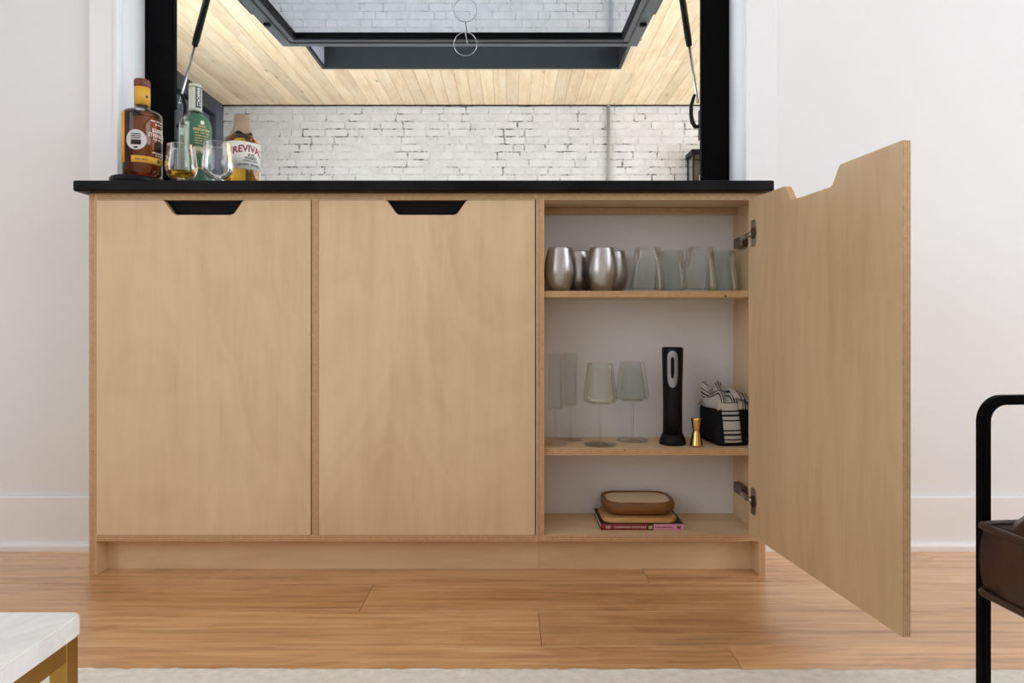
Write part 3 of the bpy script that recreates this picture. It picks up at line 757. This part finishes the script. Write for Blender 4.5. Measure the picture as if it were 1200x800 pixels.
# tulip tasting glasses
def tasting_glass(x, y, label, with_whisky):
    g = thing('tasting_glass', label, 'glass', (x, y, CT))
    prof = [(.0310, .1020), (.0312, .1010), (.0318, .088), (.0340, .070), (.0362, .052), (.0352, .040), (.0300, .028), (.0200, .0190), (.0150, .0165), (.0150, .0135), (.0190, .0075), (.0245, .003), (.0245, 0), (0, 0)]
    t = nb(); lathe(t, [(0, .0215), (.0180, .0225), (.0285, .0305), (.0336, .041), (.0346, .052), (.0324, .070), (.0302, .088), (.0297, .1010)] + prof, 36)
    obj('bowl', t, 'clear_glass', g)
    if with_whisky:
        t = nb(); lathe(t, [(0, .0220), (.0172, .0232), (.0272, .0310), (.0315, .0375), (0, .0375)], 32); obj('whiskey', t, 'whisky_amber', g)
    return g
tasting_glass(-.797, 1.575, 'tulip tasting glass holding a little whiskey before the green-labelled bottle', True)
tasting_glass(-.702, 1.560, 'empty tulip tasting glass beside the squat golden bottle', False)

# ------------------------------------------------------------------ shelf things
M['oak_floor'].node_tree.nodes['Principled BSDF'].inputs['Coat Weight'].default_value = 0.7
M['oak_floor'].node_tree.nodes['Principled BSDF'].inputs['Coat Roughness'].default_value = 0.3
M['oak_floor'].node_tree.nodes['Principled BSDF'].inputs['Coat IOR'].default_value = 1.75
S1, S2, S0 = .6600, .2911, .0941
def cup(x, y, label):
    t = nb()
    lathe(t, [(0, .004), (.017, .004), (.030, .016), (.0365, .035), (.0372, .050), (.0345, .072), (.0290, .100), (.0283, .1035),
              (.0287, .1045), (.0294, .1035), (.0297, .100), (.0352, .072), (.0379, .050), (.0372, .035), (.0308, .0150), (.0215, .0025), (.0180, 0), (0, 0)], 40)
    return tag(obj('stemless_cup', t, 'brushed_steel', None, (x, y, S1)), label, 'cup', 'steel cups on the top shelf')
cup(.1148, 1.570, 'brushed steel stemless cup at the shelf front against the cabinet side')
cup(.2155, 1.570, 'brushed steel stemless cup at the shelf front beside a clear tumbler')
cup(.1660, 1.645, 'brushed steel stemless cup at the back, seen in the gap between two front cups')
cup(.2545, 1.645, 'brushed steel stemless cup at the back, nearest the clear tumblers')
def tumbler(x, y, label):
    t = nb()
    lathe(t, [(0, .008), (.0385, .0085), (.0400, .012), (.0290, .1035), (.0298, .1050), (.0308, .1040), (.0420, .004), (.0405, 0), (0, 0)], 40)
    return tag(obj('glass_tumbler', t, 'tint_glass', None, (x, y, S1)), label, 'glass', 'glass tumblers on the top shelf')
tumbler(.3255, 1.571, 'tapered clear glass tumbler at the shelf front beside the steel cups')
tumbler(.4510, 1.571, 'tapered clear glass tumbler at the shelf front near the open door')
tumbler(.3985, 1.641, 'tapered clear glass tumbler at the back between the two front tumblers')
tumbler(.5270, 1.641, 'tapered clear glass tumbler at the back in the shelf corner by the hinge')
def flute(x, y, label):
    t = nb()
    lathe(t, [(0, .0885), (.0135, .0885), (.0160, .091), (.0160, .217), (.0165, .218), (.0172, .217), (.0174, .090), (.0150, .0865), (.0040, .0850), (.0028, .082), (.0026, .012), (.0045, .005), (.0285, .0016), (.0285, 0), (0, 0)], 36)
    return tag(obj('champagne_flute', t, 'flute_glass', None, (x, y, S2)), label, 'glass', 'flutes on the middle shelf')
flute(.1055, 1.580, 'tall straight champagne flute in front, beside the cabinet side panel')
flute(.1467, 1.645, 'tall straight champagne flute behind, next to the wine glass')
def wine(x, y, label):
    t = nb()
    lathe(t, [(0, .1012), (.025, .1020), (.0370, .107), (.0398, .113), (.0384, .125), (.0288, .1965), (.0293, .1974), (.0300, .1965), (.0394, .125), (.0410, .1125), (.0380, .1045), (.026, .0995), (.0060, .0970), (.0042, .0930), (.0040, .014), (.0060, .007), (.0385, .0022), (.0385, 0), (0, 0)], 44)
    return tag(obj('wine_glass', t, 'tint_glass', None, (x, y, S2)), label, 'glass', 'wine glasses on the middle shelf')
wine(.2128, 1.580, 'tapered wine glass with pale green foot beside the champagne flutes')
wine(.3013, 1.637, 'tapered wine glass with pale green foot beside the black corkscrew')
# electric corkscrew standing on its charging base
ck = thing('electric_corkscrew', 'tall black electric corkscrew with silver oval grip standing on its base', 'corkscrew', (.3905, 1.590, S2), rot_for(.3905, 1.59))
t = nb(); lathe(t, [(0, 0), (.0315, 0), (.0325, .003), (.0300, .014), (.0245, .026), (0, .026)], 36); obj('base', t, 'black_plastic', ck)
t = nb(); lathe(t, [(0, .024), (.0232, .024), (.0228, .090), (.0238, .150), (.0254, .215), (.0254, .2315), (.0235, .2350), (0, .2352)], 36); bd = obj('body', t, 'black_plastic', ck)
def oval_panel(hw, z0, z1, r, off, n=12):
    bm = nb(); rows = []
    hh = (z1-z0)
    for k in range(25):
        z = z0+hh*k/24; d0 = min(1, (z-z0)/(hh*.34)); d1 = min(1, (z1-z)/(hh*.20))
        wq = hw*min(math.sqrt(max(0, 1-(1-d0)**2)), math.sqrt(max(0, 1-(1-d1)**2)))
        wq = max(wq, .0003); R = r(z)+off
        rows.append([bm.verts.new((R*math.sin(wq/R*(2*j/n-1)), -R*math.cos(wq/R*(2*j/n-1)), z)) for j in range(n+1)])
    for a, c_ in zip(rows, rows[1:]):
        for j in range(n): bm.faces.new((a[j], a[j+1], c_[j+1], c_[j])).smooth = True
    return bm
rad = lambda z: .0238 + (.0254-.0238)*max(0, min(1, (z-.150)/.065))
pn = obj('grip_panel', oval_panel(.0130, .138, .228, rad, .0006), 'silver_plastic', bd)
obj('grip_slot', oval_panel(.0042, .160, .213, rad, .0012), 'black_rubber', pn)
# gold jigger
t = nb()
lathe(t, [(0, .040), (.008, .041), (.0118, .064), (.0124, .0665), (.0130, .0660), (.0124, .062), (.0092, .040), (.0084, .0375), (.0096, .034), (.0148, .004), (.0158, 0), (.0145, 0), (.0085, .030), (0, .031)], 32)
tag(obj('jigger', t, 'gold', None, (.4400, 1.560, S2)), 'small gold hourglass jigger beside the black corkscrew', 'jigger')
# black fabric box and the towel over it
nx = thing('fabric_box', 'small black fabric box in the corner of the middle shelf', 'box', (.5220, 1.610, S2), math.radians(8))
t = nb(); box(t, -.0415, .0395, -.056, .058, 0, .094, .014, seg=4)
obj('body', t, 'black_fabric', nx, smooth=True)
tw = thing('striped_towel', 'black and white striped woven towel draped over the black box', 'towel', (.5220, 1.610, S2), math.radians(8))
def uv_grid(rows, uvf, double=.0012):
    bm = nb(); ul = bm.loops.layers.uv.new('UVMap')
    nr, nc = len(rows), len(rows[0]); vs = [[bm.verts.new(p) for p in r] for r in rows]
    for i in range(nr-1):
        for j in range(nc-1):
            f = bm.faces.new((vs[i][j], vs[i][j+1], vs[i+1][j+1], vs[i+1][j])); f.smooth = True
            for l, (a, c_) in zip(f.loops, ((i, j), (i, j+1), (i+1, j+1), (i+1, j))): l[ul].uv = uvf(a/(nr-1), c_/(nc-1))
    return bm
def towel_part(name, rows, uvf):
    o = obj(name, uv_grid(rows, uvf), 'towel_weave', tw)
    sm = o.modifiers.new('thick', 'SOLIDIFY'); sm.thickness = .0028; sm.offset = 1.0
    return o
rows = []
for i in range(37):
    u = i/36; x_ = -.046+.090*u; r = []
    for j in range(29):
        v = j/28; y_ = -.060+.116*v
        e = min(1, 5*min(u, 1-u))**.5*min(1, 4.5*min(v, 1-v))**.5
        hgt = .089 + e*(.016 + .034*math.sin(PI*min(1, max(0, u*.85+.2)))**1.2*(0.55+.45*v))
        hgt += e*(.009*math.sin(11*u+3.5*v) + .006*math.sin(17*u-9*v+1))
        r.append((x_+.004*math.sin(9*v), y_, hgt))
    rows.append(r)
towel_part('draped_fold', rows, lambda a, c_: (c_, a*1.55+.12*c_))
# standing fold tips at the left rear
for (cx, cy, hh, lean, ph) in ((-.030, .018, .050, -.016, .0), (-.012, .030, .046, .012, .4), (-.024, -.012, .026, .020, .7)):
    rows = []
    for i in range(13):
        v = i/12; r = []
        for j in range(15):
            a = (j/14-.5)*PI*1.25; wd = .013*(1-v**2*.75)
            r.append((cx + wd*math.sin(a)+lean*v, cy - .008*math.cos(a)*(1-.5*v), .099+hh*v))
        rows.append(r)
    towel_part('fold_tip', rows, lambda a, c_, ph=ph: (c_, a*.55+c_*.35+ph))
# strip hanging over the front of the box
rows = []
for i in range(31):
    v = i/30; r = []
    for j in range(9):
        u = j/8; x_ = -.034 + .042*u + .012*v*(v > .3)*(v-.3)
        if v < .22:
            a = v/.22*PI/2; y_ = -.040 - .0205*math.sin(a); z_ = .098 + .010*math.cos(a)
        else:
            q = (v-.22)/.78; y_ = -.0605 - .004*math.sin(PI*q); z_ = .098 - .088*q
        r.append((x_, y_+.0015*math.cos(6*u), z_))
    rows.append(r)
towel_part('hanging_strip', rows, lambda a, c_: (c_, a*1.12+.3))
# right hand flap bulging over the top edge
rows = []
for i in range(21):
    v = i/20; r = []
    for j in range(17):
        u = j/16; a = v*PI*.62
        y_ = -.062+.085*u
        r.append((-.004+.046*math.sin(a), y_ - .004*math.sin(a), .092 + .036*math.cos(a)*(.7+.3*math.sin(PI*u)) + .010*math.sin(PI*u)))
    rows.append(r)
towel_part('side_flap', rows, lambda a, c_: (c_, a*.85+.05))
# cocktail book, board and wax-filled bowl
bk = thing('cocktail_book', 'thin cocktail book with red and pink spine lying on the bottom shelf', 'book', (.3095, 1.548, S0))
BW, BH, BD_ = .0990, .0148, .132
obj('pages', box(nb(), -BW+.002, BW-.003, .003, BD_-.003, .0016, BH-.0016), 'book_paper', bk)
obj('cover', box(nb(), -BW, BW, .0012, BD_, BH-.0018, BH, .0004), 'book_dark', bk)
obj('cover', box(nb(), -BW, BW, .0012, BD_, 0, .0018, .0004), 'book_dark', bk)
sp = obj('spine', box(nb(), -BW, .012, 0, .003, .0003, BH-.0003, .0006), 'book_red', bk)
obj('spine_block', box(nb(), .012, .0255, 0, .003, .0003, BH-.0003, .0006), 'book_dark', bk)
sp2 = obj('spine_block', box(nb(), .0255, BW, 0, .003, .0003, BH-.0003, .0006), 'book_pink', bk)
fm = lambda xc, zc: (lambda u, v: (xc+u, -.0005, zc+v))
obj('spine_lettering', text_bm('101', .0090, fm(-.0815, .0074), bold=.0001), 'ink_white', sp)
obj('spine_lettering', text_bm('CHAMPAGNE COCKTAILS', .0064, fm(-.0300, .0074), xs=1.02), 'ink_white', sp)
obj('spine_mark', marks(.009, .0080, fm(.0185, .0074), 1), 'ink_gold', sp)
obj('small_print', marks(.040, .0026, fm(.0500, .0074), 3), 'ink_maroon', sp2)
obj('spine_mark', marks(.010, .0070, fm(.0860, .0074), 1), 'ink_maroon', sp2)
bo = nb(); pts = rounded_rect(-.0895, .0895, -.052, .062, .026, 6); prism(bo, pts, 0, .0115, axis='z')
bmesh.ops.bevel(bo, geom=[e for e in bo.edges if abs(e.verts[0].co.z-e.verts[1].co.z) < 1e-6], offset=.0025, segments=2, affect='EDGES')
tag(obj('serving_board', bo, 'light_board_wood', None, (.3065, 1.606, S0+BH)), 'small pale wooden board between the book and the dark bowl', 'board')
bl = thing('dough_bowl', 'dark brown wooden dough bowl filled with cream wax on the pale board', 'bowl', (.3095, 1.622, S0+BH+.0115))
def loft_rr(levels, n=6, cap_top=True, cap_bot=True):
    bm = nb(); rg = []
    for hx_, hy_, r_, z_ in levels: rg.append([bm.verts.new((x_, y_, z_)) for x_, y_ in rounded_rect(-hx_, hx_, -hy_, hy_, r_, n)])
    for a, c_ in zip(rg, rg[1:]):
        m_ = len(a)
        for i in range(m_): bm.faces.new((a[i], a[(i+1) % m_], c_[(i+1) % m_], c_[i])).smooth = True
    if cap_bot: bm.faces.new(list(reversed(rg[0])))
    if cap_top: bm.faces.new(rg[-1])
    return bm
obj('body', loft_rr([(.066, .040, .030, 0), (.078, .052, .036, .005), (.0865, .0600, .040, .014), (.0880, .0615, .041, .024), (.0850, .0590, .039, .0335), (.0810, .0555, .037, .0345), (.0775, .0520, .035, .0335), (.0760, .0505, .034, .0290)]), 'dark_bowl_wood', bl)
obj('wax', loft_rr([(.0755, .0500, .033, .022), (.0768, .0512, .034, .0312)]), 'cream_wax', bl)

# ------------------------------------------------------------------ foreground: rug, marble table, armchair
rg_ = nb(); nx_, ny_ = 260, 60
RXa, RXb, RYa, RYb = -1.9, 2.3, -1.9, 1.087
grid = []
for i in range(nx_+1):
    x_ = RXa+(RXb-RXa)*i/nx_; col = []
    for j in range(ny_+1):
        v = 1-(1-j/ny_)**2.2
        y_ = RYa+(RYb-RYa)*v - .0030*(x_-.0)*v
        if j == ny_: y_ += random.uniform(-.003, .003)
        e = 1 if 0 < i < nx_ and j < ny_ else 0
        col.append(rg_.verts.new((x_, y_, .0005 if not e else .011+random.uniform(-.0016, .0016))))
    grid.append(col)
for i in range(nx_):
    for j in range(ny_): rg_.faces.new((grid[i][j], grid[i+1][j], grid[i+1][j+1], grid[i][j+1])).smooth = True
rug = tag(obj('area_rug', rg_, 'rug_wool'), 'cream woollen rug in front of the cabinet', 'rug')

tb = thing('marble_table', 'low side table with white marble top on square brass frame', 'table', (-.336, .514, .010))
TH_ = .350
mt_ = nb(); prism(mt_, rounded_rect(-.62, 0, -.75, 0, .008, 4), TH_-.0165, TH_, axis='z')
bmesh.ops.bevel(mt_, geom=[e for e in mt_.edges if abs(e.verts[0].co.z-e.verts[1].co.z) < 1e-6], offset=.0018, segments=2, affect='EDGES')
obj('top', mt_, 'white_marble', tb)
q = .0135; i0 = .003
for x0 in (-.62+i0, -i0-q):
    for y0 in (-.75+i0, -i0-q): obj('leg', box(nb(), x0, x0+q, y0, y0+q, 0, TH_-.0165, .0006), 'brass', tb)
    obj('rail', box(nb(), x0, x0+q, -.75+i0+q, -i0-q, TH_-.0165-.0155, TH_-.0168, .0006), 'brass', tb)
for y0 in (-.75+i0, -i0-q): obj('rail', box(nb(), -.62+i0+q, -i0-q, y0, y0+q, TH_-.0165-.0155, TH_-.0168, .0006), 'brass', tb)

# armchair facing the left wall, its far arm hoop in view
CX, CY = .5405, .757
ch = thing('armchair', 'brown leather armchair with thin black metal arm hoops', 'armchair', (CX, CY, .010), math.radians(5.5))
AH = .4925; RB = .030
def hoop_pts(L):
    pts = [(0, 0), (0, AH-RB)]
    pts += [(RB-RB*math.cos(a), AH-RB+RB*math.sin(a)) for a in [PI/2*i/8 for i in range(1, 9)]]
    pts += [(L-RB, AH)] + [(L-RB+RB*math.sin(a), AH-RB+RB*math.cos(a)) for a in [PI/2*i/8 for i in range(1, 9)]] + [(L, 0)]
    return pts
def hoop(y0, y1, L=.68, tck=.0108):
    outer = hoop_pts(L); inner = []
    c_in = hoop_pts(L-2*tck); inner = []
    for x_, z_ in outer:
        inner.append(None)
    # offset polyline inwards
    n = len(outer)
    for i, (x_, z_) in enumerate(outer):
        a = Vector(outer[max(i-1, 0)]); c_ = Vector(outer[min(i+1, n-1)]); d_ = (c_-a).normalized()
        inner[i] = (x_+d_.y*tck, z_-d_.x*tck)
    bm = nb(); rg = []
    for (xo, zo), (xi, zi) in zip(outer, inner):
        rg.append([bm.verts.new((xo, y0, zo)), bm.verts.new((xo, y1, zo)), bm.verts.new((xi, y1, zi)), bm.verts.new((xi, y0, zi))])
    for a, c_ in zip(rg, rg[1:]):
        for k in range(4): bm.faces.new((a[k], a[(k+1) % 4], c_[(k+1) % 4], c_[k]))
    bm.faces.new(rg[0]); bm.faces.new(list(reversed(rg[-1]))); bmesh.ops.recalc_face_normals(bm, faces=bm.faces)
    bmesh.ops.bevel(bm, geom=[e for e in bm.edges if e.calc_face_angle(0) > 1.0], offset=.0018, segments=2, affect='EDGES')
    return bm
obj('arm_hoop', hoop(-.007, .006), 'black_frame', ch); obj('arm_hoop', hoop(-.667, -.654), 'black_frame', ch)
for x0 in (.10, .58): obj('cross_bar', box(nb(), x0, x0+.025, -.655, -.006, .250, .270, .003), 'black_frame', ch)
for y0 in (-.030, -.647): obj('side_bar', box(nb(), .10, .676, y0-.006+.016, y0+.006+.018, .252, .272, .003) if y0 > -.1 else box(nb(), .10, .676, y0-.008, y0+.004, .252, .272, .003), 'black_frame', ch)
def cushion(x0, x1, y0, y1, z0, z1, dome, n=22, bulge=.010):
    bm = nb(); t = bmesh.new(); bmesh.ops.create_cube(t, size=2.0); bmesh.ops.subdivide_edges(t, edges=t.edges, cuts=15, use_grid_fill=True)
    me = bpy.data.meshes.new('t'); t.to_mesh(me); t.free(); bm.from_mesh(me); bpy.data.meshes.remove(me)
    cx, cy, cz = (x0+x1)/2, (y0+y1)/2, (z0+z1)/2; hx_, hy_, hz_ = (x1-x0)/2, (y1-y0)/2, (z1-z0)/2
    for v in bm.verts:
        a, b2, c_ = v.co
        top = dome*(max(0, 1-a**8)*max(0, 1-b2**8))**.75*(1 if c_ > 0 else .35)*abs(c_)
        sx_ = hx_ + bulge*(1-c_*c_)*1.0; sy_ = hy_ + bulge*(1-c_*c_)
        rr = 1-.012*(abs(a)**16*abs(b2)**16)
        v.co = Vector((cx+a*sx_*rr, cy+b2*sy_*rr, cz+c_*hz_+(top if c_ > 0 else -top)))
    for f in bm.faces: f.smooth = True
    return bm
seat = obj('seat_cushion', cushion(-.011, .60, -.640, -.014, .2725, .3475, .062, bulge=.004), 'brown_leather', ch)
for z_ in (.3475, .2725):
    pts = [(x_, y_, z_) for x_, y_ in rounded_rect(-.012, .601, -.641, -.013, .010, 4)]
    obj('piping', tube(nb(), pts, .0042, 8, True), 'brown_leather', seat)
bc = obj('back_cushion', cushion(-.07, .07, -.640, -.020, 0, .46, .0, bulge=.018), 'brown_leather', ch, (.60, 0, .31), (0, math.radians(14), 0))
